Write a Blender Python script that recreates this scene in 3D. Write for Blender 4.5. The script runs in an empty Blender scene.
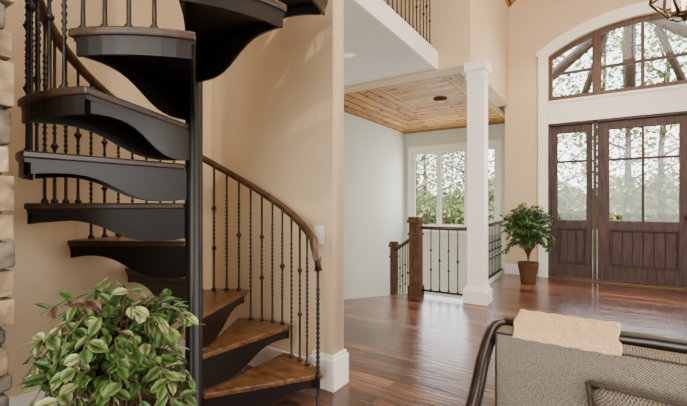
import bpy, bmesh, math, random
from mathutils import Vector, Matrix
random.seed(7)
D=bpy.data; scene=bpy.context.scene; col=scene.collection
rad=math.radians

# ---------------------------------------------------------------- materials
def newmat(name):
    m=D.materials.new(name); m.use_nodes=True
    nt=m.node_tree; b=nt.nodes['Principled BSDF']
    return m,nt,b
def N(nt,t,**k):
    n=nt.nodes.new(t)
    for a,v in k.items(): setattr(n,a,v)
    return n
def mat(name,c,rough=.6,metal=0,var=.06,scale=8,bump=0,spec=None,emit=None,trans=0):
    m,nt,b=newmat(name)
    tc=N(nt,'ShaderNodeTexCoord'); no=N(nt,'ShaderNodeTexNoise'); no.inputs['Scale'].default_value=scale
    no.inputs['Detail'].default_value=4
    nt.links.new(tc.outputs['Object'],no.inputs['Vector'])
    r=N(nt,'ShaderNodeValToRGB')
    r.color_ramp.elements[0].position=.3; r.color_ramp.elements[1].position=.7
    r.color_ramp.elements[0].color=tuple(max(0,x*(1-var)) for x in c)+(1,)
    r.color_ramp.elements[1].color=tuple(min(1,x*(1+var)) for x in c)+(1,)
    nt.links.new(no.outputs['Fac'],r.inputs['Fac']); nt.links.new(r.outputs['Color'],b.inputs['Base Color'])
    b.inputs['Roughness'].default_value=rough; b.inputs['Metallic'].default_value=metal
    if spec is not None: b.inputs['Specular IOR Level'].default_value=spec
    if bump:
        bp=N(nt,'ShaderNodeBump'); bp.inputs['Strength'].default_value=bump; bp.inputs['Distance'].default_value=.01
        nt.links.new(no.outputs['Fac'],bp.inputs['Height']); nt.links.new(bp.outputs['Normal'],b.inputs['Normal'])
    if emit:
        b.inputs['Emission Color'].default_value=emit[:3]+(1,); b.inputs['Emission Strength'].default_value=emit[3]
    return m
def wood(name,c1,c2,axis=(1,1,1),rough=.4,scale=6,bump=.1,spec=.5):
    m,nt,b=newmat(name)
    tc=N(nt,'ShaderNodeTexCoord'); mp=N(nt,'ShaderNodeMapping'); mp.inputs['Scale'].default_value=axis
    no=N(nt,'ShaderNodeTexNoise'); no.inputs['Scale'].default_value=scale; no.inputs['Detail'].default_value=8; no.inputs['Distortion'].default_value=.6
    nt.links.new(tc.outputs['Object'],mp.inputs['Vector']); nt.links.new(mp.outputs['Vector'],no.inputs['Vector'])
    r=N(nt,'ShaderNodeValToRGB'); r.color_ramp.elements[0].position=.32; r.color_ramp.elements[1].position=.68
    r.color_ramp.elements[0].color=c1+(1,); r.color_ramp.elements[1].color=c2+(1,)
    nt.links.new(no.outputs['Fac'],r.inputs['Fac']); nt.links.new(r.outputs['Color'],b.inputs['Base Color'])
    b.inputs['Roughness'].default_value=rough; b.inputs['Specular IOR Level'].default_value=spec
    bp=N(nt,'ShaderNodeBump'); bp.inputs['Strength'].default_value=bump; bp.inputs['Distance'].default_value=.005
    nt.links.new(no.outputs['Fac'],bp.inputs['Height']); nt.links.new(bp.outputs['Normal'],b.inputs['Normal'])
    return m
def planks(name,cols,dark,rot=0,width=1.5,row=.13,rough=.3,knots=False,bump=.25,mortar=.004,coat=0,lo=.45,hi=1.3,spec=.5):
    m,nt,b=newmat(name); L=nt.links.new
    tc=N(nt,'ShaderNodeTexCoord'); mp=N(nt,'ShaderNodeMapping'); mp.inputs['Rotation'].default_value=(0,0,rot)
    L(tc.outputs['Object'],mp.inputs['Vector'])
    br=N(nt,'ShaderNodeTexBrick'); br.offset=.37
    br.inputs['Scale'].default_value=1; br.inputs['Brick Width'].default_value=width; br.inputs['Row Height'].default_value=row
    br.inputs['Mortar Size'].default_value=mortar; br.inputs['Mortar Smooth'].default_value=.3
    br.inputs['Color1'].default_value=(0,0,0,1); br.inputs['Color2'].default_value=(1,1,1,1); br.inputs['Mortar'].default_value=(.5,.5,.5,1)
    L(mp.outputs['Vector'],br.inputs['Vector'])
    rc=N(nt,'ShaderNodeValToRGB'); cr=rc.color_ramp
    while len(cr.elements)<len(cols): cr.elements.new(.5)
    for i,cc in enumerate(cols):
        cr.elements[i].position=i/(len(cols)-1); cr.elements[i].color=cc+(1,)
    L(br.outputs['Color'],rc.inputs['Fac'])
    mm=N(nt,'ShaderNodeMixRGB'); mm.inputs['Color2'].default_value=dark+(1,)
    L(br.outputs['Fac'],mm.inputs['Fac']); L(rc.outputs['Color'],mm.inputs['Color1'])
    mp2=N(nt,'ShaderNodeMapping'); mp2.inputs['Scale'].default_value=(1.2,14,1); L(mp.outputs['Vector'],mp2.inputs['Vector'])
    ad0=N(nt,'ShaderNodeVectorMath',operation='MULTIPLY_ADD'); ad0.inputs[1].default_value=(7,3,5)
    L(br.outputs['Color'],ad0.inputs[0]); L(mp2.outputs['Vector'],ad0.inputs[2])
    no=N(nt,'ShaderNodeTexNoise'); no.inputs['Scale'].default_value=2.2; no.inputs['Detail'].default_value=7; no.inputs['Distortion'].default_value=.8
    L(ad0.outputs[0],no.inputs['Vector'])
    r=N(nt,'ShaderNodeValToRGB'); r.color_ramp.elements[0].position=.3; r.color_ramp.elements[1].position=.7
    r.color_ramp.elements[0].color=(lo,lo*.95,lo*.9,1); r.color_ramp.elements[1].color=(hi,hi,hi,1)
    L(no.outputs['Fac'],r.inputs['Fac'])
    mx=N(nt,'ShaderNodeMixRGB',blend_type='MULTIPLY'); mx.inputs['Fac'].default_value=1
    L(mm.outputs['Color'],mx.inputs['Color1']); L(r.outputs['Color'],mx.inputs['Color2'])
    out=mx.outputs['Color']
    if knots:
        vo=N(nt,'ShaderNodeTexVoronoi'); vo.inputs['Scale'].default_value=3.0; mp3=N(nt,'ShaderNodeMapping'); mp3.inputs['Scale'].default_value=(.8,2,1)
        L(mp.outputs['Vector'],mp3.inputs['Vector']); L(mp3.outputs['Vector'],vo.inputs['Vector'])
        r3=N(nt,'ShaderNodeValToRGB'); r3.color_ramp.elements[0].position=.08; r3.color_ramp.elements[1].position=.26
        r3.color_ramp.elements[0].color=(.12,.06,.03,1); r3.color_ramp.elements[1].color=(1,1,1,1)
        L(vo.outputs['Distance'],r3.inputs['Fac'])
        m3=N(nt,'ShaderNodeMixRGB',blend_type='MULTIPLY'); m3.inputs['Fac'].default_value=.95
        L(out,m3.inputs['Color1']); L(r3.outputs['Color'],m3.inputs['Color2']); out=m3.outputs['Color']
    L(out,b.inputs['Base Color']); b.inputs['Roughness'].default_value=rough
    b.inputs['Specular IOR Level'].default_value=spec
    b.inputs['Coat Weight'].default_value=coat; b.inputs['Coat Roughness'].default_value=.2
    ad=N(nt,'ShaderNodeMath',operation='ADD'); mu=N(nt,'ShaderNodeMath',operation='MULTIPLY'); mu.inputs[1].default_value=-.7
    L(br.outputs['Fac'],mu.inputs[0]); L(mu.outputs[0],ad.inputs[0]); L(no.outputs['Fac'],ad.inputs[1])
    bp=N(nt,'ShaderNodeBump'); bp.inputs['Strength'].default_value=bump; bp.inputs['Distance'].default_value=.006
    L(ad.outputs[0],bp.inputs['Height']); L(bp.outputs['Normal'],b.inputs['Normal'])
    return m
def weave(name,c1,c2,s=90,rot=0):
    m,nt,b=newmat(name); L=nt.links.new
    tc=N(nt,'ShaderNodeTexCoord')
    mp=N(nt,'ShaderNodeMapping'); mp.inputs['Rotation'].default_value=(0,rot,0); L(tc.outputs['Object'],mp.inputs['Vector'])
    w1=N(nt,'ShaderNodeTexWave',bands_direction='X'); w2=N(nt,'ShaderNodeTexWave',bands_direction='Z')
    for w in (w1,w2):
        w.inputs['Scale'].default_value=s; w.inputs['Distortion'].default_value=2.5; w.inputs['Detail'].default_value=3; w.inputs['Detail Scale'].default_value=2
        L(mp.outputs['Vector'],w.inputs['Vector'])
    mu=N(nt,'ShaderNodeMath',operation='ADD'); L(w1.outputs['Fac'],mu.inputs[0]); L(w2.outputs['Fac'],mu.inputs[1])
    no=N(nt,'ShaderNodeTexNoise'); no.inputs['Scale'].default_value=260; L(tc.outputs['Object'],no.inputs['Vector'])
    mm=N(nt,'ShaderNodeMath',operation='MULTIPLY'); L(mu.outputs[0],mm.inputs[0]); L(no.outputs['Fac'],mm.inputs[1])
    r=N(nt,'ShaderNodeValToRGB'); r.color_ramp.elements[0].color=c1+(1,); r.color_ramp.elements[1].color=c2+(1,); r.color_ramp.elements[0].position=.15; r.color_ramp.elements[1].position=.85
    L(mm.outputs[0],r.inputs['Fac']); L(r.outputs['Color'],b.inputs['Base Color']); b.inputs['Roughness'].default_value=.95
    b.inputs['Specular IOR Level'].default_value=.15
    bp=N(nt,'ShaderNodeBump'); bp.inputs['Strength'].default_value=.4; bp.inputs['Distance'].default_value=.002
    L(mm.outputs[0],bp.inputs['Height']); L(bp.outputs['Normal'],b.inputs['Normal'])
    return m
def glassmat():
    m=D.materials.new('window_glass'); m.use_nodes=True; nt=m.node_tree; nt.nodes.clear()
    o=N(nt,'ShaderNodeOutputMaterial'); t=N(nt,'ShaderNodeBsdfTransparent'); g=N(nt,'ShaderNodeBsdfGlossy'); g.inputs['Roughness'].default_value=.02
    t.inputs['Color'].default_value=(.95,.97,.97,1)
    mx=N(nt,'ShaderNodeMixShader'); mx.inputs[0].default_value=.03
    nt.links.new(t.outputs[0],mx.inputs[1]); nt.links.new(g.outputs[0],mx.inputs[2]); nt.links.new(mx.outputs[0],o.inputs[0])
    return m
M={}
M['wall']=mat('wall_paint_beige',(.64,.49,.31),.75,var=.02,scale=2)
M['hall']=mat('wall_paint_pale',(.63,.64,.56),.75,var=.02,scale=2)
M['white']=mat('trim_white_paint',(.87,.85,.79),.4,var=.01)
M['soffit']=mat('drywall_ceiling_white',(.76,.76,.72),.8,var=.02)
M['black']=mat('stair_black_enamel',(.008,.006,.005),.34,var=.3,scale=5,spec=.35)
M['iron']=mat('wrought_iron',(.010,.008,.007),.42,metal=.2,var=.3,scale=30)
M['tread']=wood('oak_tread_stain',(.045,.020,.008),(.21,.100,.042),(2,9,8),rough=.3,scale=5)
M['treadedge']=wood('tread_nosing_espresso',(.020,.011,.006),(.058,.031,.017),(3,3,8),rough=.34,scale=5)
M['rail']=wood('handrail_stained_wood',(.028,.012,.006),(.10,.045,.018),(4,4,4),rough=.3,scale=5)
M['newel']=wood('newel_rustic_wood',(.022,.011,.005),(.13,.062,.028),(9,9,1.5),rough=.5,scale=5,spec=.3)
M['door']=wood('door_dark_stain',(.020,.010,.008),(.082,.040,.030),(8,8,.8),rough=.45,scale=5,spec=.35)
M['doortr']=wood('transom_brown_stain',(.04,.018,.011),(.12,.052,.028),(7,7,1),rough=.4,scale=5)
M['floor']=planks('hardwood_floor',[(.028,.011,.007),(.125,.048,.025),(.058,.020,.012),(.21,.092,.048),(.088,.031,.018)],(.005,.003,.002),0,1.15,.12,.26,bump=.7,coat=.3,lo=.32,hi=1.6)
pc=[(.70,.38,.11),(.47,.22,.06),(.80,.48,.17),(.38,.17,.05),(.64,.33,.09)]
M['pineY']=planks('pine_ceiling_y',pc,(.04,.018,.006),math.pi/2,2.4,.14,.6,True,mortar=.011,lo=.5,hi=1.15,spec=.25)
M['pineX']=planks('pine_ceiling_x',pc,(.04,.018,.006),0,2.4,.14,.6,True,mortar=.011,lo=.5,hi=1.15,spec=.25)
M['glass']=glassmat()
M['stoneA']=mat('stone_tan',(.26,.19,.11),.9,var=.6,scale=22,bump=1)
M['stoneB']=mat('stone_grey',(.15,.13,.10),.9,var=.6,scale=22,bump=1)
M['stoneC']=mat('stone_cream',(.38,.31,.21),.9,var=.5,scale=22,bump=1)
M['mortar']=mat('mortar',(.08,.065,.05),.95,var=.2,scale=40)
M['leafA']=mat('leaf_green',(.055,.120,.024),.42,var=.5,scale=30)
M['leafB']=mat('leaf_midgreen',(.125,.20,.05),.45,var=.4,scale=30)
M['leafC']=mat('leaf_variegated',(.33,.37,.15),.5,var=.3,scale=30)
M['leafD']=mat('leaf_purple',(.12,.065,.04),.5,var=.3,scale=30)
M['leafF']=mat('ficus_leaf_dark',(.03,.085,.016),.38,var=.5,scale=30)
M['stem']=mat('stem_brown',(.10,.06,.03),.7,var=.3,scale=30)
M['soil']=mat('potting_soil',(.03,.02,.012),.95,var=.4,scale=60,bump=.6)
M['basket']=weave('wicker_basket',(.03,.014,.007),(.17,.085,.038),40)
M['urn']=mat('glazed_planter',(.05,.03,.02),.4,var=.4,scale=10)
M['tweed']=weave('tweed_upholstery',(.08,.07,.055),(.34,.305,.245),75,rad(45))
M['pillow']=weave('tweed_pillow',(.05,.043,.035),(.28,.25,.20),62,rad(45))
M['piping']=mat('cushion_piping',(.05,.037,.026),.9,var=.2,scale=60)
M['throw']=mat('cream_terry',(.72,.50,.28),.95,var=.14,scale=120,bump=.7)
M['chair']=mat('chair_frame_black',(.012,.008,.006),.25,var=.3)
M['bronze']=mat('oil_rubbed_bronze',(.10,.065,.03),.35,metal=.9,var=.2)
M['lampglass']=mat('lantern_glass_warm',(.9,.75,.5),.3,emit=(1,.72,.38,4))
M['recess']=mat('recessed_lens',(.9,.88,.8),.4,emit=(1,.9,.75,.5))
M['ground']=mat('ground_grass',(.28,.28,.12),.95,var=.5,scale=.8,bump=.5)
M['bark']=mat('tree_bark',(.10,.065,.045),.9,var=.4,scale=6,bump=.6)
M['fol']=mat('tree_foliage',(.11,.18,.05),.8,var=.5,scale=3)
M['fol2']=mat('tree_foliage_yellow',(.37,.40,.13),.8,var=.4,scale=3)
M['fol3']=mat('foliage_autumn',(.38,.22,.09),.8,var=.4,scale=3)
M['timber']=wood('porch_timber',(.025,.013,.008),(.08,.04,.02),(2,2,2),rough=.6)
M['conc']=mat('porch_concrete',(.42,.38,.33),.9,var=.15,scale=3)
M['carpet']=mat('lower_floor',(.35,.28,.2),.95,var=.1)

# ---------------------------------------------------------------- geometry helpers
def mk(name,me,m=None,parent=None,smooth=False):
    ob=D.objects.new(name,me); col.objects.link(ob)
    if m is not None:
        for x in (m if isinstance(m,(list,tuple)) else [m]): me.materials.append(x)
    if smooth:
        for p in me.polygons: p.use_smooth=True
    if parent: ob.parent=parent
    return ob
def empty(name,loc=(0,0,0)):
    e=D.objects.new(name,None); e.empty_display_size=.2; col.objects.link(e); return e
def bmobj(name,bm,m,parent=None,smooth=False):
    bmesh.ops.recalc_face_normals(bm,faces=bm.faces)
    me=D.meshes.new(name); bm.to_mesh(me); bm.free(); return mk(name,me,m,parent,smooth)
def bbox(bm,lo,hi,mi=0):
    vs=[bm.verts.new((x,y,z)) for x in (lo[0],hi[0]) for y in (lo[1],hi[1]) for z in (lo[2],hi[2])]
    for f in ((0,1,3,2),(4,6,7,5),(0,4,5,1),(2,3,7,6),(0,2,6,4),(1,5,7,3)):
        fa=bm.faces.new([vs[i] for i in f]); fa.material_index=mi
    return vs
def box(name,lo,hi,m,parent=None,bevel=0,seg=2):
    bm=bmesh.new(); bbox(bm,lo,hi)
    ob=bmobj(name,bm,m,parent)
    if bevel:
        md=ob.modifiers.new('bevel','BEVEL'); md.width=bevel; md.segments=seg
    return ob
def boxes(name,lst,m,parent=None,bevel=0):
    bm=bmesh.new()
    for lo,hi in lst: bbox(bm,lo,hi)
    ob=bmobj(name,bm,m,parent)
    if bevel:
        md=ob.modifiers.new('bevel','BEVEL'); md.width=bevel; md.segments=2
    return ob
def shape_mesh(outer,holes,thick):
    cu=D.curves.new('tmp','CURVE'); cu.dimensions='2D'; cu.fill_mode='BOTH'; cu.extrude=thick/2
    for poly in [outer]+list(holes):
        s=cu.splines.new('POLY'); s.points.add(len(poly)-1)
        for p,q in zip(s.points,poly): p.co=(q[0],q[1],0,1)
        s.use_cyclic_u=True
    ob=D.objects.new('tmp',cu); col.objects.link(ob); bpy.context.view_layer.update()
    me=D.meshes.new_from_object(ob.evaluated_get(bpy.context.evaluated_depsgraph_get()))
    D.objects.remove(ob); D.curves.remove(cu)
    return me
def shape(name,outer,holes,thick,m,plane='XZ',off=0,parent=None,bevel=0):
    me=shape_mesh(outer,holes,thick)
    for v in me.vertices:
        a,b,c=v.co
        v.co={'XZ':(a,off+c,b),'XY':(a,b,off+c),'YZ':(off+c,a,b)}[plane]
    bm=bmesh.new(); bm.from_mesh(me); bmesh.ops.remove_doubles(bm,verts=bm.verts,dist=1e-5)
    ob=bmobj(name,bm,m,parent)
    if bevel:
        md=ob.modifiers.new('bevel','BEVEL'); md.width=bevel; md.segments=2; md.limit_method='ANGLE'
    return ob
def rect(x0,z0,x1,z1): return [(x0,z0),(x1,z0),(x1,z1),(x0,z1)]
def lathe(bm,x,y,prof,seg=8,mi=0):
    rings=[]
    for z,r in prof:
        rings.append([bm.verts.new((x+r*math.cos(2*math.pi*i/seg),y+r*math.sin(2*math.pi*i/seg),z)) for i in range(seg)])
    for a,b in zip(rings,rings[1:]):
        for i in range(seg):
            f=bm.faces.new((a[i],a[(i+1)%seg],b[(i+1)%seg],b[i])); f.material_index=mi; f.smooth=True
    bm.faces.new(rings[0][::-1]).material_index=mi; bm.faces.new(rings[-1]).material_index=mi
def tube(bm,pts,r,seg=8,mi=0,sx=1,sy=1):
    pts=[Vector(p) for p in pts]; rings=[]
    n=len(pts)
    for i,p in enumerate(pts):
        t=(pts[min(i+1,n-1)]-pts[max(i-1,0)]).normalized()
        up=Vector((0,0,1)) if abs(t.z)<.95 else Vector((0,1,0))
        s=t.cross(up).normalized(); u=s.cross(t).normalized()
        rr=r[i] if isinstance(r,(list,tuple)) else r
        rings.append([bm.verts.new(p+s*rr*sx*math.cos(2*math.pi*k/seg)+u*rr*sy*math.sin(2*math.pi*k/seg)) for k in range(seg)])
    for a,b in zip(rings,rings[1:]):
        for k in range(seg):
            f=bm.faces.new((a[k],a[(k+1)%seg],b[(k+1)%seg],b[k])); f.material_index=mi; f.smooth=True
    bm.faces.new(rings[0][::-1]).material_index=mi; bm.faces.new(rings[-1]).material_index=mi
def smoothpath(pts,n=8):
    P=[Vector(p) for p in pts]; P=[P[0]*2-P[1]]+P+[P[-1]*2-P[-2]]; out=[]
    for i in range(1,len(P)-2):
        for j in range(n):
            t=j/n; a,b,c,d=P[i-1],P[i],P[i+1],P[i+2]
            out.append(.5*((2*b)+(-a+c)*t+(2*a-5*b+4*c-d)*t*t+(-a+3*b-3*c+d)*t**3))
    out.append(P[-2]); return out

def baluster(bm,x,y,z0,z1,style=0,r=.0075):
    L=z1-z0; pr=[(z0,r*2.2),(z0+.012,r*2.2),(z0+.022,r*1.1)]
    def knuckle(zc,h,k):
        for a,b in ((-1,1),(-.6,1.5),(-.25,k),(.25,k),(.6,1.5),(1,1)): pr.append((zc+a*h,r*b))
    def twist(a,b,n):
        for i in range(n):
            zc=z0+L*(a+(b-a)*i/(n-1)); pr.extend([(zc-.008,r*.85),(zc,r*1.5),(zc+.008,r*.85)])
    if style==0:
        twist(.22,.42,7); knuckle(z0+L*.5,.022,2.5); twist(.58,.78,7)
    elif style==1:
        twist(.22,.80,19)
    else:
        knuckle(z0+L*.34,.018,2.3); twist(.42,.58,6); knuckle(z0+L*.66,.018,2.3)
    pr.append((z1,r)); lathe(bm,x,y,pr,7)

# ================================================================= ROOM SHELL
H=2.88; LF=3.08; YD=7.11; EAVE=4.47
shape('floor',[(-4.1,-3.6),(4.5,-3.6),(4.5,7.3),(-1.2,7.3),(-1.2,8.8),(-1.46,8.8),(-1.46,4.90),(-2.08,4.90),(-2.78,3.92),(-4.1,3.5)],[],.2,M['floor'],'XY',-.1)
box('floor_lower',(-4.1,2.0,-2.8),(-1.2,9.0,-2.7),M['carpet'])
box('wall_stairwell_side',(-1.45,4.90,-2.7),(-1.30,8.8,-.2),M['hall'])
CX=.525; HW=1.225; SP=3.56; RISE=.36; RR=(HW*HW+RISE*RISE)/(2*RISE)
def az(x,grow=0):
    d=x-CX; return SP+RISE-RR+math.sqrt(max(0,(RR+grow)**2-d*d))
def archpoly(x0,x1,zb,grow=0,n=20):
    xs=[x0+(x1-x0)*i/n for i in range(n+1)]
    return [(x0,zb),(x1,zb)]+[(x,az(x,grow)) for x in reversed(xs)]
xl,xr=CX-HW,CX+HW
RIDGEX=1.5; RIDGE=EAVE+.75*(RIDGEX+1.36)
shape('wall_front',[(-1.36,0),(xl,0)]+[(xl,az(xl))]+[(xl+(xr-xl)*i/24,az(xl+(xr-xl)*i/24)) for i in range(1,24)]+[(xr,az(xr)),(xr,0),(4.5,0),(4.5,EAVE),(RIDGEX,RIDGE),(-1.36,EAVE)],[],.2,M['wall'],'XZ',YD+.1)
WX0,WX1,WZ0,WZ1=-3.78,-1.85,.62,2.42
YW=8.8
shape('wall_window',rect(-4.1,-2.7,-1.2,3.5),[rect(WX0,WZ0,WX1,WZ1)],.2,M['hall'],'XZ',YW+.1)
box('wall_hall_left',(-4.13,2.19,-2.7),(-3.95,8.8,4.6),M['hall'])
box('wall_hall_right',(-1.36,7.31,-.2),(-1.2,8.8,3.5),M['hall'])
box('wall_upper_side',(-1.5,4.75,H),(-1.3,7.11,4.6),M['wall'])
box('wall_upper_loft',(-3.95,4.75,H),(-1.5,4.95,4.6),M['wall'])
shape('wall_stair_back',rect(-2.75,0,-1.43,4.6),[rect(-2.5,3.09,-1.7,4.3)],.13,M['wall'],'XZ',2.125)
box('wall_stair_left',(-2.75,-3.6,0),(-2.62,2.06,4.6),M['wall'])
box('wall_hall_near',(-4.1,2.06,-.0),(-2.75,2.19,4.6),M['hall'])
shape('wall_back',[(-2.75,0),(4.5,0),(4.5,EAVE),(RIDGEX,RIDGE),(-2.75,EAVE)],[rect(-1.6,.5,0,3.3),rect(.3,.5,2.4,3.3)],.2,M['wall'],'XZ',-3.7)
shape('wall_right',rect(-3.6,0,7.3,EAVE),[rect(-2,.6,0,3.0),rect(1,.6,3.4,3.0)],.2,M['wall'],'YZ',4.6)
bm=bmesh.new()
for xa,za,xb,zb in ((-1.36,EAVE,RIDGEX,RIDGE),(RIDGEX,RIDGE,4.5,EAVE)):
    v=[bm.verts.new(p) for p in ((xa,-3.6,za),(xa,7.4,za),(xb,7.4,zb),(xb,-3.6,zb),(xa,-3.6,za+.15),(xa,7.4,za+.15),(xb,7.4,zb+.15),(xb,-3.6,zb+.15))]
    for f in ((0,1,2,3),(7,6,5,4),(0,4,5,1),(2,6,7,3),(1,5,6,2),(0,3,7,4)): bm.faces.new([v[i] for i in f])
bmobj('ceiling_great_room',bm,M['pineY'])
box('ceiling_loft',(-4.1,-3.6,EAVE),(-1.36,4.95,EAVE+.15),M['soffit'])
box('loft_floor',(-3.95,2.19,H),(-1.72,4.75,LF),M['soffit'])
box('trim_loft_fascia',(-1.72,2.19,H-.005),(-1.695,4.75,LF+.01),M['white'])
bm=bmesh.new(); T=3.10
o=[(-3.95,5.0,H),(-1.5,5.0,H),(-1.5,8.8,H),(-3.95,8.8,H)]
i_=[(-3.05,5.5,T),(-2.0,5.5,T),(-2.0,7.3,T),(-3.05,7.3,T)]
vo=[bm.verts.new(p) for p in o]; vi=[bm.verts.new(p) for p in i_]
mi=[1,0,1,0]
for k in range(4):
    f=bm.faces.new((vo[k],vo[(k+1)%4],vi[(k+1)%4],vi[k])); f.material_index=mi[k]
bm.faces.new(vi).material_index=1
ob=bmobj('ceiling_pine_tray',bm,[M['pineY'],M['pineX']])
md=ob.modifiers.new('s','SOLIDIFY'); md.thickness=.03; md.offset=1
box('roof_low_room',(-4.1,4.95,3.3),(-1.5,9,3.4),M['soffit'])
box('beam_header',(-3.95,4.75,H-.02),(-1.28,5.0,H+.0),M['wall'])
box('trim_header_side',(-1.5,5.0,H-.02),(-1.30,7.11,H),M['wall'])

boxes('baseboard_front',[((-1.36,YD-.02,0),(xl-.15,YD,.17)),((xr+.15,YD-.02,0),(4.5,YD,.17))],M['white'],bevel=.004)
b=empty('baseboard_stair_wall_end')
boxes('plinth',[((-1.60,2.035,0),(-1.405,2.215,.20))],M['white'],b,.006)
boxes('plinth_cap',[((-1.59,2.045,.20),(-1.415,2.205,.225))],M['white'],b,.006)
box('baseboard_stair_back',(-2.62,2.04,0),(-1.60,2.06,.17),M['white'])
box('baseboard_stair_left',(-2.62,.6,0),(-2.60,2.04,.17),M['white'])
box('baseboard_hall_near',(-2.75,2.19,0),(-1.6,2.21,.17),M['white'])

c=empty('column'); cx,cy=-1.24,4.86
box('shaft',(cx-.10,cy-.10,.2),(cx+.10,cy+.10,H-.2),M['white'],c,.004)
boxes('base',[((cx-.14,cy-.14,0),(cx+.14,cy+.14,.16)),((cx-.12,cy-.12,.16),(cx+.12,cy+.12,.20))],M['white'],c,.006)
boxes('capital',[((cx-.112,cy-.112,H-.20),(cx+.112,cy+.112,H-.175)),((cx-.13,cy-.13,H-.10),(cx+.13,cy+.13,H-.0)),((cx-.10,cy-.10,H-.2),(cx+.10,cy+.10,H-.08))],M['white'],c,.004)

# ================================================================= FRONT DOOR UNIT
f=empty('door_trim_surround')
outerT=[(xl-.14,0),(xl,0)]+[(xl+(xr-xl)*i/24,az(xl+(xr-xl)*i/24)) for i in range(25)]+[(xr,0),(xr+.14,0)]
g=.17
n=28; x0,x1=xl-.14,xr+.14
outerT+=[(x1,az(xr)+.02),(x1+.03,az(xr)+.02),(x1+.03,az(x1,g)-.0)]
outerT+=[(x1+(x0-x1)*i/n,az(x1+(x0-x1)*i/n,g)) for i in range(n+1)]
outerT+=[(x0-.03,az(x0,g)),(x0-.03,az(xl)+.02),(x0,az(xl)+.02)]
shape('casing',outerT,[],.04,M['white'],'XZ',YD-.02,f)
box('mull_band',(xl,YD+.0,2.47),(xr,YD+.14,2.84),M['white'],f)
boxes('mull_band_beads',[((xl,YD-.02,2.47),(xr,YD+.0,2.51)),((xl,YD-.02,2.80),(xr,YD+.0,2.84))],M['white'],f)
t=empty('window_1')
xs=[(xl+.06,-.10),(.02,.50),(.54,1.03),(1.15,xr-.06)]
holes=[]
for a,bx in xs:
    holes.append(rect(a,2.91,bx,3.26))
    k=6; holes.append([(a,3.29),(bx,3.29)]+[(bx+(a-bx)*i/k,az(bx+(a-bx)*i/k,-.07)) for i in range(k+1)])
shape('transom_frame',archpoly(xl,xr,2.84),holes,.08,M['doortr'],'XZ',YD+.07,t,.004)
shape('transom_glass',archpoly(xl+.03,xr-.03,2.87,-.03),[],.006,M['glass'],'XZ',YD+.08,t)
boxes('transom_mullions',[((-.08,YD+.01,2.84),(0,YD+.05,az(-.04)-.01)),((1.05,YD+.01,2.84),(1.13,YD+.05,az(1.1)-.01))],M['doortr'],t,.004)
fr=empty('door_frame')
boxes('jambs',[((xl,YD+.0,0),(xl+.03,YD+.14,2.47)),((-.09,YD+.0,0),(-.04,YD+.14,2.47)),((1.09,YD+.0,0),(1.14,YD+.14,2.47)),((xr-.03,YD,0),(xr,YD+.14,2.47)),((xl,YD,2.435),(xr,YD+.14,2.47))],M['door'],fr,.003)
box('threshold',(xl,YD-.02,0),(xr,YD+.16,.025),M['bronze'],fr)
def leaf(x0,x1,cols,parentname):
    e=empty(parentname); z0,z1=.03,2.43
    hs=[]
    for a,bx in cols: hs+= [rect(a,.93,bx,1.84),rect(a,1.875,bx,2.31)]
    pa,pb=cols[0][0],cols[-1][1]
    hs.append(rect(pa,.24,pb,.80))
    shape('stiles_and_rails',rect(x0,z0,x1,z1),hs,.055,M['door'],'XZ',YD+.075,e,.006)
    box('glass_pane',(pa-.02,YD+.072,.91),(pb+.02,YD+.078,2.33),M['glass'],e)
    nb=max(3,int((pb-pa-.06)/.115)); w=(pb-pa-.06)/nb
    boxes('panel_boards',[((pa+.03+i*w+.003,YD+.062,.27),(pa+.03+(i+1)*w-.003,YD+.09,.77)) for i in range(nb)],M['door'],e,.005)
    box('panel_back',(pa-.01,YD+.085,.23),(pb+.01,YD+.095,.81),M['door'],e)
    fm=.018
    boxes('panel_mould',[((pa,YD+.040,.24),(pb,YD+.06,.24+fm)),((pa,YD+.040,.80-fm),(pb,YD+.06,.80)),((pa,YD+.040,.24),(pa+fm,YD+.06,.80)),((pb-fm,YD+.040,.24),(pb,YD+.06,.80))],M['door'],e,.005)
    return e
leaf(xl+.035,-.095,[(xl+.13,-.18)],'door_sidelight')
d=leaf(-.035,1.085,[(.12,.51),(.54,.93)],'door_1')
leaf(1.145,xr-.035,[(1.24,xr-.14)],'door_sidelight')
bm=bmesh.new(); lathe(bm,0,0,[(0,.03),(.012,.03),(.014,.01),(.05,.01),(.052,.026),(.07,.03),(.085,.02)],14)
for v in bm.verts: v.co=Vector((1.01+v.co.x,YD+.047-v.co.z,1.0+v.co.y))
bmobj('knob',bm,M['bronze'],d,True)

# ================================================================= WINDOW low room
w=empty('window_2')
tw=.10
shape('casing',rect(WX0-tw,WZ0-tw,WX1+tw,WZ1+tw+.03),[rect(WX0,WZ0,WX1,WZ1)],.03,M['white'],'XZ',YW-.015,w,.004)
box('sill',(WX0-tw-.02,YW-.06,WZ0-.02),(WX1+tw+.02,YW-.0,WZ0+.01),M['white'],w,.004)
n3=3; wd=(WX1-WX0)/n3; hs=[]; mun=[]
for i in range(n3):
    a=WX0+i*wd+.05; bx=WX0+(i+1)*wd-.05
    hs.append(rect(a,WZ0+.06,bx,WZ1-.06))
    mun.append(((a,YW+.05,1.98),(bx,YW+.07,2.0)))
    mun.append((((a+bx)/2-.008,YW+.05,1.98),((a+bx)/2+.008,YW+.07,WZ1-.06)))
shape('sashes',rect(WX0,WZ0,WX1,WZ1),hs,.08,M['white'],'XZ',YW+.06,w,.004)
boxes('muntins',mun,M['white'],w)
box('glass_pane',(WX0+.02,YW+.055,WZ0+.02),(WX1-.02,YW+.06,WZ1-.02),M['glass'],w)

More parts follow.
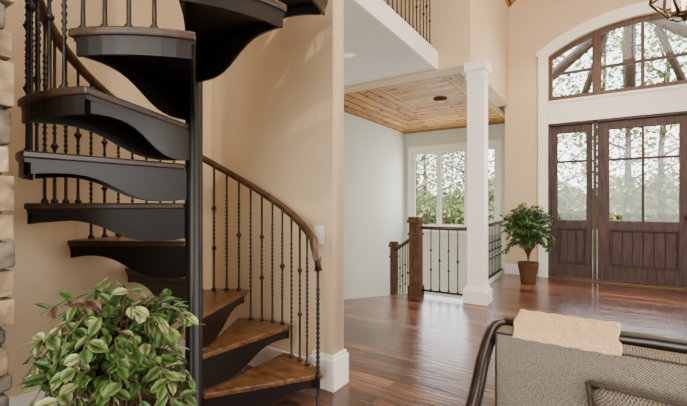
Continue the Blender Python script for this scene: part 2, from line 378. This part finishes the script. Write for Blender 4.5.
# ================================================================= SPIRAL STAIRCASE
PC=Vector((-1.760,1.275)); R=.70; RISER=.2; PH0=57; STEP=29.2
sp=empty('spiral_staircase')
bm=bmesh.new()
lathe(bm,PC.x,PC.y,[(0,.11),(.02,.11),(.03,.05),(.04,.043),(4.0,.043),(4.02,.055),(4.06,.05),(4.09,.02)],28)
bmobj('center_pole',bm,M['black'],sp,True)
def pol(ph,r,z): a=rad(ph); return (PC.x+r*math.cos(a),PC.y+r*math.sin(a),z)
bw=bmesh.new(); bb=bmesh.new()
def wedge(bm,p0,p1,ri,ro,z0,z1,n=8,mtop=0,mside=0):
    pts=[(p0,ri)]+[(p0+(p1-p0)*i/n,ro) for i in range(n+1)]+[(p1,ri)]
    bot=[bm.verts.new(pol(p,r,z0)) for p,r in pts]; top=[bm.verts.new(pol(p,r,z1)) for p,r in pts]
    m=len(pts)
    bm.faces.new(bot[::-1]).material_index=mside; bm.faces.new(top).material_index=mtop
    for i in range(m): bm.faces.new((bot[i],bot[(i+1)%m],top[(i+1)%m],top[i])).material_index=mside
def skirt(bm,ph,z):
    n=14; rs=[.045+(R-.02-.045)*i/n for i in range(n+1)]
    prof=[]
    for r in rs:
        u=(r-.045)/(R-.065)
        s=1/(1+math.exp((u-.52)*11))
        d=.048+.095*s+.012*math.sin(u*math.pi*2)
        prof.append(d)
    a=rad(ph); t=Vector((-math.sin(a),math.cos(a),0))*.006
    A=[];B=[]
    for r,d in zip(rs,prof):
        pt=Vector(pol(ph,r,z)); pb=Vector(pol(ph,r,z-d))
        A.append((bm.verts.new(pt-t),bm.verts.new(pb-t))); B.append((bm.verts.new(pt+t),bm.verts.new(pb+t)))
    for i in range(n):
        bm.faces.new((A[i][0],A[i+1][0],A[i+1][1],A[i][1])); bm.faces.new((B[i][0],B[i][1],B[i+1][1],B[i+1][0]))
        bm.faces.new((A[i][1],A[i+1][1],B[i+1][1],B[i][1])); bm.faces.new((A[i][0],B[i][0],B[i+1][0],A[i+1][0]))
    for i in (0,n): bm.faces.new((A[i][0],A[i][1],B[i][1],B[i][0]))
NT=14
for k in range(NT):
    p0=PH0+STEP*k; p1=p0+34; z=RISER*(k+1)
    wedge(bw,p0-1.5,p1,.048,R+.01,z-.03,z,mtop=0 if k<7 else 1,mside=0 if k<3 else 1)
    wedge(bb,p0,p1-.5,.046,R,z-.045,z-.03)
    skirt(bb,p0+.8,z-.04); skirt(bb,p1-1.2,z-.04)
    n=8
    for i in range(n):
        a0=p0+.8+(32)*i/n; a1=p0+.8+32*(i+1)/n
        q=[pol(a0,R-.012,z-.04),pol(a1,R-.012,z-.04),pol(a1,R-.012,z-.095),pol(a0,R-.012,z-.095)]
        q2=[pol(a0,R-.0,z-.04),pol(a1,R-.0,z-.04),pol(a1,R-.0,z-.095),pol(a0,R-.0,z-.095)]
        v=[bb.verts.new(p) for p in q]; v2=[bb.verts.new(p) for p in q2]
        bb.faces.new(v); bb.faces.new(v2[::-1]); bb.faces.new((v[3],v[2],v2[2],v2[3]))
ob=bmobj('wood_treads',bw,[M['tread'],M['treadedge']],sp)
md=ob.modifiers.new('bevel','BEVEL'); md.width=.007; md.segments=2; md.limit_method='ANGLE'
bmobj('tread_aprons',bb,M['black'],sp)
bm=bmesh.new(); RB=.672
helix=lambda ph: .2+(ph-50)/30*RISER
ph=61; i=0
while ph<464:
    k=int((ph-PH0)//STEP); z0=RISER*(k+1)
    if i==0: z0=0
    x,y,_=pol(ph-(6.5 if i==0 else 0),RB,0)
    baluster(bm,x,y,z0,helix(ph)+(.70 if i else .60),(0,1,2,1)[i%4] if i else 1,.0072 if i else .010)
    ph+=7.2; i+=1
bmobj('balusters',bm,M['iron'],sp)
bm=bmesh.new()
pts=[pol(54.5,RB+.002,helix(56)+.565),pol(56,RB+.002,helix(57)+.635)]+[pol(p,RB,helix(p)+.71) for p in [61+4*j for j in range(101)]]
tube(bm,pts,.027,12,sx=1,sy=.85)
bmobj('handrail',bm,M['rail'],sp)
box('loft_landing',(-2.5,2.0,LF-.12),(-1.7,2.19,LF-.002),M['black'],sp)

# ================================================================= STONE PIER
s=empty('stone_pier'); sx,sy=-1.56,.465
box('mortar_core',(-2.4,-1.2,0),(sx-.02,sy-.02,4.4),M['mortar'],s)
bms=[bmesh.new() for _ in range(3)]
z=0
while z<4.4:
    h=random.choice([.06,.09,.12,.15]); h=min(h,4.42-z)
    y=-1.2
    while y<sy-.001:
        L=random.uniform(.10,.30); y2=min(y+L,sy)
        if sy-y2<.07: y2=sy
        o=random.uniform(0,.02)
        lo=(sx-.10,y+.005,z+.005); hi=(sx+o-.005,y2-.005 if y2<sy else sy+random.uniform(-.016,.008),z+h-.005)
        bbox(bms[random.randrange(3)],lo,hi); y=y2
    x=-2.4
    while x<sx-.101:
        L=random.uniform(.14,.34); x2=min(x+L,sx-.10)
        bbox(bms[random.randrange(3)],(x+.005,sy-.1,z+.005),(x2-.005,sy+random.uniform(-.01,.004),z+h-.005)); x=x2
    z+=h
for q,mm,nn in zip(bms,(M['stoneA'],M['stoneB'],M['stoneC']),'abc'):
    ob=bmobj('stones_'+nn,q,mm,s); md=ob.modifiers.new('bevel','BEVEL'); md.width=.014; md.segments=3

# ================================================================= RAILINGS
def railing(name,p0,p1,h,r=.007,space=.1,rm='rail',bottom=True):
    e=empty(name); p0=Vector(p0); p1=Vector(p1); L=(p1-p0).length; n=max(2,int(L/space))
    bm=bmesh.new()
    for i in range(1,n):
        t=i/n; p=p0.lerp(p1,t); zb=p0.z+(p1.z-p0.z)*t
        baluster(bm,p.x,p.y,zb+(.08 if bottom else 0),zb+h-.02,(0,2)[i%2],r)
    bmobj('balusters',bm,M['iron'],e)
    bm=bmesh.new(); up=Vector((0,0,h)); tube(bm,[p0+up,p1+up],.03,10,sx=1,sy=.8); bmobj('handrail',bm,M[rm],e)
    if bottom:
        bm=bmesh.new(); up=Vector((0,0,.07)); tube(bm,[p0+up,p1+up],.014,6); bmobj('bottom_rail',bm,M['iron'],e)
    return e
def newel(name,x,y,z0,z1,s=.07):
    e=empty(name)
    box('post',(x-s,y-s,z0),(x+s,y+s,z1-.08),M['newel'],e,.006)
    boxes('cap',[((x-s-.02,y-s-.02,z1-.08),(x+s+.02,y+s+.02,z1-.04)),((x-s-.008,y-s-.008,z1-.04),(x+s+.008,y+s+.008,z1))],M['newel'],e,.006)
    boxes('collar',[((x-s-.012,y-s-.012,z1-.24),(x+s+.012,y+s+.012,z1-.21)),((x-s-.015,y-s-.015,z0),(x+s+.015,y+s+.015,z0+.12))],M['newel'],e,.004)
newel('newel_post',-2.02,4.82,0,1.02)
railing('stairwell_railing',(-1.93,4.82,0),(-1.36,4.84,0),.88)
railing('stairwell_railing',(-1.40,4.96,0),(-1.40,7.10,0),.88,rm='iron')
railing('stair_railing',(-2.10,4.93,-.12),(-2.55,5.30,-.36),.86,bottom=False,space=.08)
newel('newel_post',-2.60,5.36,-1.0,.62,.045)
e=empty('basement_steps')
dirv=Vector((-.8,.6)); tan=Vector((-.58,-.81)).normalized()
bm=bmesh.new()
o=Vector((-2.10,4.93))
for k in range(5):
    a=o+dirv*(.27*k+.0); q=[a,a+tan*1.1,a+tan*1.1+dirv*.27,a+dirv*.27]
    z1=-.19*(k+1); z0=z1-.2
    bo=[bm.verts.new((p.x,p.y,z0)) for p in q]; to=[bm.verts.new((p.x,p.y,z1)) for p in q]
    bm.faces.new(bo); bm.faces.new(to)
    for i in range(4): bm.faces.new((bo[i],bo[(i+1)%4],to[(i+1)%4],to[i]))
bmobj('steps',bm,M['tread'],e)
railing('loft_railing',(-1.76,2.25,LF),(-1.76,4.74,LF),.95)

# ================================================================= PLANTS
def leafmesh(bm,p,d,nrm,L,W,mi):
    d=d.normalized(); s=d.cross(nrm).normalized(); n=s.cross(d).normalized()
    def P(a,b,c): return bm.verts.new(p+d*(a*L)+s*(b*W)+n*(c*L))
    m=[P(0,0,0),P(.22,0,-.01),P(.5,0,-.02),P(.78,0,-.05),P(1,0,-.12)]
    l=[P(.22,.36,.05),P(.5,.5,.05),P(.78,.33,.0)]; r=[P(.22,-.36,.05),P(.5,-.5,.05),P(.78,-.33,.0)]
    for sd in (l,r):
        for fs in ((m[0],m[1],sd[0]),(m[1],m[2],sd[1],sd[0]),(m[2],m[3],sd[2],sd[1]),(m[3],m[4],sd[2])):
            f=bm.faces.new(fs); f.material_index=mi; f.smooth=True
def bush(name,x,y,z0,trunk_top,rx,ztop,nst,lps,L,weights,mats,bad=None,droop=.25,ratio=.55,rmin=.35,arch=.08,expo=1.6,low=.25):
    e=empty(name); bl=bmesh.new(); bs=bmesh.new()
    base=Vector((x,y,z0))
    for i in range(nst):
        a=2*math.pi*(i*.618)
        r=rx*(rmin+(1-rmin)*math.sqrt(random.random()))
        top=ztop-(ztop-trunk_top)*(r/rx)**expo*random.uniform(low,1.15)
        start=base+Vector((random.uniform(-.02,.02),random.uniform(-.02,.02),random.uniform(0,.06)))
        end=Vector((x+r*math.cos(a),y+r*math.sin(a),top))
        if bad and bad(end): continue
        mid=start.lerp(end,.5)+Vector((0,0,arch+droop*.3)); mid.z=min(mid.z,ztop-.03)
        path=smoothpath([start,mid,end],7)
        tube(bs,path,[.0045*(1-.7*j/len(path)) for j in range(len(path))],5)
        wsel=random.choices(range(len(mats)),weights)[0]
        for j in range(lps):
            t=.28+.72*j/(lps-1); idx=t*(len(path)-1); a0=int(min(idx,len(path)-2)); p=path[a0].lerp(path[a0+1],idx-a0)
            tg=(path[a0+1]-path[a0]).normalized()
            side=Vector((random.uniform(-1,1),random.uniform(-1,1),random.uniform(-.5,.6))).normalized()
            dd=(tg*.5+side+Vector((0,0,-droop))).normalized()
            if bad and bad(p+dd*L): continue
            out=(p-Vector((x,y,p.z-.12))).normalized()
            nn=(Vector((random.uniform(-.6,.6),random.uniform(-.6,.6),.7))+out*.9).normalized()
            mi=wsel if random.random()<.35 else random.choices(range(len(mats)),weights)[0]
            leafmesh(bl,p,dd,nn,L*random.uniform(.7,1.2),L*ratio*random.uniform(.85,1.15),mi)
    bmobj('stems',bs,M['stem'],e)
    me=D.meshes.new('leaves'); bl.to_mesh(me); bl.free(); mk('leaves',me,[M[q] for q in mats],e)
    return e
px,py=-1.252,.627
e=bush('potted_shrub',px,py,.46,.44,.245,.965,88,12,.055,(6,6,3.0,.6),('leafA','leafB','leafC','leafD'),bad=lambda p:(p.x<-1.50 and p.y<.55) or (p.x-PC.x)**2+(p.y-PC.y)**2<.09,ratio=.58,expo=2.6,droop=.35)
bm=bmesh.new(); lathe(bm,px,py,[(0,.10),(.02,.12),(.25,.14),(.45,.155),(.50,.17),(.52,.165),(.515,.15),(.47,.145)],28); bmobj('planter',bm,M['urn'],e,True)
bm=bmesh.new(); lathe(bm,px,py,[(.46,.14),(.49,.14)],24); bmobj('soil',bm,M['soil'],e)
fx_,fy_=-.90,6.42
e=bush('potted_ficus',fx_,fy_,.42,.46,.38,1.20,125,18,.070,(4,4,2.5),('leafF','leafA','leafB'),droop=.5,bad=lambda p:p.y>7.05 or p.x<-1.32,arch=.02,rmin=.15,expo=2)
bm=bmesh.new(); lathe(bm,fx_,fy_,[(0,.10),(.02,.105),(.12,.115),(.26,.14),(.30,.15),(.315,.145),(.30,.13),(.26,.125)],24); bmobj('basket_pot',bm,M['basket'],e,True)
bm=bmesh.new(); lathe(bm,fx_,fy_,[(.25,.125),(.28,.125)],20); bmobj('soil',bm,M['soil'],e)
bm=bmesh.new()
for dx,dy in ((0,0),(.02,.01),(-.02,.015)):
    tube(bm,smoothpath([(fx_+dx,fy_+dy,.26),(fx_-dx,fy_+dy,.5),(fx_+dx*2,fy_-dy,.75),(fx_,fy_,.95)],5),.009,6)
bmobj('trunks',bm,M['stem'],e)

# ================================================================= ARMCHAIR
c=empty('armchair')
CXL,CXR=-.262,.50
bm=bmesh.new()
for x in (CXL,CXR):
    sgn=-1 if x==CXL else 1
    pth=smoothpath([(x,.46,0),(x,.45,.30),(x,.44,.55),(x,.50,.635),(x,.70,.645),(x,.88,.66),(x,1.0,.71),(x,1.09,.785),(x-sgn*.008,1.17,.838),(x-sgn*.035,1.205,.848)],8)
    tube(bm,pth,.020,10,sx=.9,sy=1)
    tube(bm,smoothpath([(x-sgn*.045,1.205,.84),(x-sgn*.03,1.225,.60),(x-sgn*.02,1.25,.35),(x-sgn*.02,1.30,0)],6),.016,10)
tube(bm,[(CXL+.03,1.205,.848),(-.05,1.215,.853),(.11,1.22,.858),(.3,1.215,.860),(CXR-.03,1.205,.852)],.021,12)
tube(bm,[(CXL,1.245,.36),(CXR,1.245,.36)],.02,8); tube(bm,[(CXL,.46,.30),(CXR,.46,.30)],.02,8)
tube(bm,[(CXL,.46,.30),(CXL,1.245,.36)],.02,8); tube(bm,[(CXR,.46,.30),(CXR,1.245,.36)],.02,8)
bmobj('frame',bm,M['chair'],c)
def cushion(name,lo,hi,m,parent,bev=.05,puff=.02):
    bm=bmesh.new(); bmesh.ops.create_cube(bm,size=1)
    lo=Vector(lo);hi=Vector(hi)
    for v in bm.verts: v.co=Vector([lo[i]+(v.co[i]+.5)*(hi[i]-lo[i]) for i in range(3)])
    bmesh.ops.subdivide_edges(bm,edges=bm.edges,cuts=7,use_grid_fill=True)
    ctr=(lo+hi)/2; hf=(hi-lo)/2
    ax=min(range(3),key=lambda i:hf[i])
    for v in bm.verts:
        q=[(v.co[i]-ctr[i])/hf[i] for i in range(3)]
        o=[i for i in range(3) if i!=ax]
        e1=(1-q[o[0]]**4)*(1-q[o[1]]**4)
        v.co[ax]+=q[ax]*puff*(e1-.5*(1-e1))
    ob=bmobj(name,bm,m,parent,True)
    md=ob.modifiers.new('b','BEVEL'); md.width=bev*.3; md.segments=3; md.limit_method='ANGLE'; md.angle_limit=rad(50)
    return ob
cushion('back_upholstery',(CXL+.022,1.115,.36),(CXR-.022,1.200,.852),M['tweed'],c,.05,.010)
cushion('seat_cushion',(CXL+.03,.44,.34),(CXR-.03,1.09,.47),M['tweed'],c,.05,.02)
bm=bmesh.new()
yy=1.120
tube(bm,[(CXL+.025,yy,.37),(CXL+.025,yy,.848),(CXR-.025,yy,.848),(CXR-.025,yy,.37)],.0035,6)
bmobj('back_piping',bm,M['piping'],c)
p=empty('throw_pillow')
def pil(u,v,side):
    x=.235*u*(1-.05*(1-v*v)); z=.165*v*(1-.05*(1-u*u))
    th=.055*((1-u**4)*(1-v**4))**.6
    return Vector((x,side*th,z))
bm=bmesh.new(); nn=18
for side in (-1,1):
    g=[[bm.verts.new(pil(-1+2*i/nn,-1+2*j/nn,side)) for j in range(nn+1)] for i in range(nn+1)]
    for i in range(nn):
        for j in range(nn): bm.faces.new((g[i][j],g[i+1][j],g[i+1][j+1],g[i][j+1]))
bmesh.ops.remove_doubles(bm,verts=bm.verts,dist=1e-4)
TP=Matrix.Translation((.212,1.02,.63))@Matrix.Rotation(rad(-12),4,'X')
for v in bm.verts: v.co=TP@v.co
bmobj('pillow_body',bm,M['pillow'],p,True)
bm=bmesh.new(); ed=[]
for i in range(nn): ed.append(pil(-1+2*i/nn,1,1))
for j in range(nn): ed.append(pil(1,1-2*j/nn,1))
for i in range(nn): ed.append(pil(1-2*i/nn,-1,1))
for j in range(nn+1): ed.append(pil(-1,-1+2*j/nn,1))
tube(bm,[TP@q for q in ed],.0055,6); bmobj('pillow_piping',bm,M['piping'],p)
bm=bmesh.new(); nx=26
prof=[(1.117,.842),(1.126,.860),(1.15,.866),(1.185,.875),(1.215,.886),(1.245,.876),(1.255,.84),(1.258,.72),(1.262,.62)]
prof=[(q.x,q.z) for q in smoothpath([(a,0,b) for a,b in prof],4)]
rows=[]
for i in range(nx+1):
    x=-.195+.235*i/nx
    rows.append([bm.verts.new((x+.004*math.sin(j*.5),y_+.0,z_+.0012*math.sin(i*1.3+j*.4))) for j,(y_,z_) in enumerate(prof)])
for i in range(nx):
    for j in range(len(prof)-1): bm.faces.new((rows[i][j],rows[i+1][j],rows[i+1][j+1],rows[i][j+1]))
ob=bmobj('folded_throw',bm,M['throw'],None,True); md=ob.modifiers.new('s','SOLIDIFY'); md.thickness=.016; md.offset=0
md=ob.modifiers.new('b','BEVEL'); md.width=.005; md.segments=3; md.limit_method='ANGLE'

# ================================================================= FIXTURES
l=empty('lantern_chandelier'); lx,ly,lz=.57,4.13,2.70
bm=bmesh.new(); S=6
def ring(r,z,rr=.011):
    pts=[(lx+r*math.cos(2*math.pi*i/S),ly+r*math.sin(2*math.pi*i/S),z) for i in range(S)]
    for i in range(S): tube(bm,[pts[i],pts[(i+1)%S]],rr,6)
    return pts
a=ring(.10,lz); b2=ring(.22,lz+.15); c2=ring(.18,lz+.62); d2=ring(.06,lz+.78)
for A,B in ((a,b2),(b2,c2),(c2,d2)):
    for i in range(S): tube(bm,[A[i],B[i]],.011,6)
lathe(bm,lx,ly,[(lz+.76,.07),(lz+.80,.05),(lz+.86,.015),(5.75,.008)],10)
lathe(bm,lx,ly,[(lz-.05,.005),(lz-.03,.018),(lz-.01,.03),(lz+.0,.11),(lz+.01,.11)],12)
bmobj('lantern_frame',bm,M['bronze'],l)
bm=bmesh.new()
for A,B in ((a,b2),(b2,c2)):
    for i in range(S):
        bm.faces.new([bm.verts.new(q) for q in (A[i],A[(i+1)%S],B[(i+1)%S],B[i])])
bmobj('lantern_panes',bm,M['glass'],l)
bm=bmesh.new()
for i in range(4):
    an=i*math.pi/2; lathe(bm,lx+.07*math.cos(an),ly+.07*math.sin(an),[(lz+.06,.012),(lz+.20,.012),(lz+.21,.006),(lz+.24,.018),(lz+.28,.012),(lz+.31,.003)],10)
bmobj('candle_bulbs',bm,M['lampglass'],l,True)
l=empty('ceiling_light'); fx,fy=-2.42,6.9
bm=bmesh.new(); lathe(bm,fx,fy,[(T-.001,.12),(T-.02,.125),(T-.035,.11),(T-.05,.10),(T-.07,.06),(T-.075,.01)],20); bmobj('mount',bm,M['bronze'],l,True)
def recessed(x,y,z):
    l=empty('recessed_light'); bm=bmesh.new(); lathe(bm,x,y,[(z-.006,.085),(z-.0005,.09)],24); bmobj('trim_ring',bm,M['white'],l)
    bm=bmesh.new(); lathe(bm,x,y,[(z-.009,.055),(z-.0055,.06)],20); bmobj('lens',bm,M['recess'],l)
recessed(-2.38,3.75,H)
s=empty('light_switch')
box('plate',(-1.575,2.052,.93),(-1.50,2.06,1.05),M['white'],s,.003)
box('rocker',(-1.553,2.047,.96),(-1.522,2.053,1.02),M['white'],s,.002)

# ================================================================= EXTERIOR
boxes('ground_outside',[((-60,9.05,-.6),(60,70,-.45)),((-1.15,7.35,-.6),(60,9.05,-.45))],M['ground'])
box('porch_slab',(-1.15,7.34,-.44),(4.6,10.2,-.02),M['conc'])
p=empty('porch_truss'); yy=9.9
bm=bmesh.new()
def beam(a,b,w=.07): tube(bm,[a,b],w*1.3,4)
for x in (-1.05,2.1): beam((x,yy,-.02),(x,yy,3.3))
beam((-1.2,yy,3.45),(2.25,yy,3.45)); beam((-1.7,yy,3.4),(.52,yy,5.2),.09); beam((2.75,yy,3.4),(.52,yy,5.2),.09); beam((.52,yy,3.5),(.52,yy,5.1))
beam((-.3,yy,3.5),(.1,yy,4.7),.05); beam((1.35,yy,3.5),(.95,yy,4.7),.05); 
bmobj('timbers',bm,M['timber'],p)
def foliage(bm,n,f,smin,smax,idx):
    for j in range(n):
        p=f(); s_=random.uniform(smin,smax)
        u=Vector((random.uniform(-1,1),random.uniform(-1,1),random.uniform(-1,1))).normalized(); v=u.orthogonal().normalized()
        fc=bm.faces.new([bm.verts.new(p+q) for q in (u*s_,v*s_*.6,-u*s_,-v*s_*.6)]); fc.material_index=random.choice(idx)
def tree_mesh(idx):
    bm=bmesh.new(); hgt=9+random.random()*4
    tube(bm,smoothpath([(0,0,0),(.1,0,hgt*.4),(-.1,.1,hgt*.75),(0,0,hgt)],4),[.14*(1-.8*j/12) for j in range(13)],7)
    for j in range(11):
        z=hgt*(.18+.07*j); an=random.random()*6.3; L=1.8-.12*j
        tube(bm,[(0,0,z),(L*.5*math.cos(an),L*.5*math.sin(an),z+.4),(L*math.cos(an),L*math.sin(an),z+.6)],[.05,.03,.015],5)
    def f():
        z=hgt*(.12+.9*random.random()); rr=2.2*(1.1-z/hgt*.7)*math.sqrt(random.random()); an=random.random()*6.3
        return Vector((rr*math.cos(an),rr*math.sin(an),z))
    foliage(bm,1200,f,.05,.13,(1,1,2) if idx else (1,2,3))
    me=D.meshes.new('tree'); bm.to_mesh(me); bm.free()
    for mm in (M['bark'],M['fol'],M['fol2'],M['fol3']): me.materials.append(mm)
    return me
tm=[tree_mesh(i) for i in range(3)]
for i in range(36):
    ob=D.objects.new('tree',tm[i%3]); col.objects.link(ob)
    x=-20+i*1.04+random.uniform(-.4,.4); y=random.uniform(14.5,25)
    ob.location=(x,y,-.46); ob.rotation_euler=(0,0,random.random()*6)
def shrub_mesh(k):
    bm=bmesh.new()
    def f():
        a=random.random()*6.3; b=math.acos(random.random()); r=random.uniform(.6,1)
        return Vector((1.6*r*math.cos(a)*math.sin(b),1.0*r*math.sin(a)*math.sin(b),1.5*r*math.cos(b)+.05))
    foliage(bm,1300,f,.05,.13,((1,2,2),(1,1,3),(2,2,3))[k])
    for j in range(6):
        a=j; tube(bm,[(0,0,0),(.6*math.cos(a),.4*math.sin(a),.9)],.03,5)
    me=D.meshes.new('shrub'); bm.to_mesh(me); bm.free()
    for mm in (M['bark'],M['fol'],M['fol2'],M['fol3']): me.materials.append(mm)
    return me
sm=[shrub_mesh(k) for k in range(3)]
for i in range(46):
    ob=D.objects.new('shrub',sm[i%3]); col.objects.link(ob)
    x=-28+i*1.0; y=random.uniform(30,35); ob.location=(x,y,-.46); ob.rotation_euler=(0,0,random.random()*6); s_=random.uniform(1.3,2.3); ob.scale=(s_,s_,s_*1.1)

# ================================================================= LIGHT
w=D.worlds.new('World'); scene.world=w; w.use_nodes=True; nt=w.node_tree; bg=nt.nodes['Background']
tc=N(nt,'ShaderNodeTexCoord'); sep=N(nt,'ShaderNodeSeparateXYZ'); r=N(nt,'ShaderNodeValToRGB')
nt.links.new(tc.outputs['Generated'],sep.inputs[0]); nt.links.new(sep.outputs['Z'],r.inputs['Fac'])
r.color_ramp.elements[0].color=(1,.99,.97,1); r.color_ramp.elements[1].color=(.70,.83,1,1)
nt.links.new(r.outputs['Color'],bg.inputs['Color']); bg.inputs['Strength'].default_value=6.5
def area(name,loc,rot,sx,sy,e,c=(1,1,1)):
    l=D.lights.new(name,'AREA'); l.shape='RECTANGLE'; l.size=sx; l.size_y=sy; l.energy=e; l.color=c
    o=D.objects.new(name,l); o.location=loc; o.rotation_euler=[rad(a) for a in rot]; col.objects.link(o); return o
area('fill_back',(.5,-3.3,2.2),(90,0,0),4.5,2.8,150,(1,.94,.85))  # unseen warm panel added behind the camera as room fill
area('fill_right',(4.3,1.5,2.0),(90,0,90),5,2.4,95,(1,.96,.90))  # unseen side panel added to fill the room from the right
area('fill_overhead_great',(1.5,2.6,5.6),(0,0,0),3,6,270,(1,.89,.72))  # added overhead panel for base light, no fixture hangs here
area('hall_light',(-2.7,3.4,2.85),(0,0,0),1.2,1.2,20,(1,.96,.90))
area('hall_window_light',(-2.8,8.65,1.55),(-90,0,0),1.8,1.6,62,(.94,.97,1))
area('entry_light',(.5,7.0,1.7),(-90,0,0),2.0,1.6,75,(.97,.98,1))
area('fill_loft',(-2.4,.6,4.4),(0,0,0),1.0,1.6,30,(1,.86,.66))  # unseen panel added high above the spiral stair as warm fill
def spot(name,loc,tgt,e,c,size=60,r=.03):
    l=D.lights.new(name,'SPOT'); l.energy=e; l.color=c; l.spot_size=rad(size); l.spot_blend=.6; l.shadow_soft_size=r
    o=D.objects.new(name,l); o.location=loc; o.rotation_euler=(Vector(tgt)-Vector(loc)).to_track_quat('-Z','Y').to_euler(); col.objects.link(o)
spot('shadow_spot_stair',(-.2,-.6,3.9),(-2.1,2.0,1.3),190,(1,.86,.66),60,.02)  # added spot in mid-air, throws baluster shadows on the stair wall
spot('fill_spot_entry',(.0,4.6,4.6),(-.9,6.9,1.2),180,(1,.84,.60),70,.05)  # added spot in mid-air, warms the wall beside the door
pl=D.lights.new('lantern_bulb','POINT'); pl.energy=65; pl.color=(1,.75,.45); pl.shadow_soft_size=.08
o=D.objects.new('lantern_bulb',pl); o.location=(lx,ly,lz+.4); col.objects.link(o)

# ================================================================= CAMERA
cam=D.cameras.new('Camera'); cam.sensor_width=36; cam.lens=392/687*36; cam.clip_start=.05
co=D.objects.new('Camera',cam); co.location=(0,0,1.2); co.rotation_euler=(rad(90),0,rad(33.2)); col.objects.link(co)
scene.camera=co
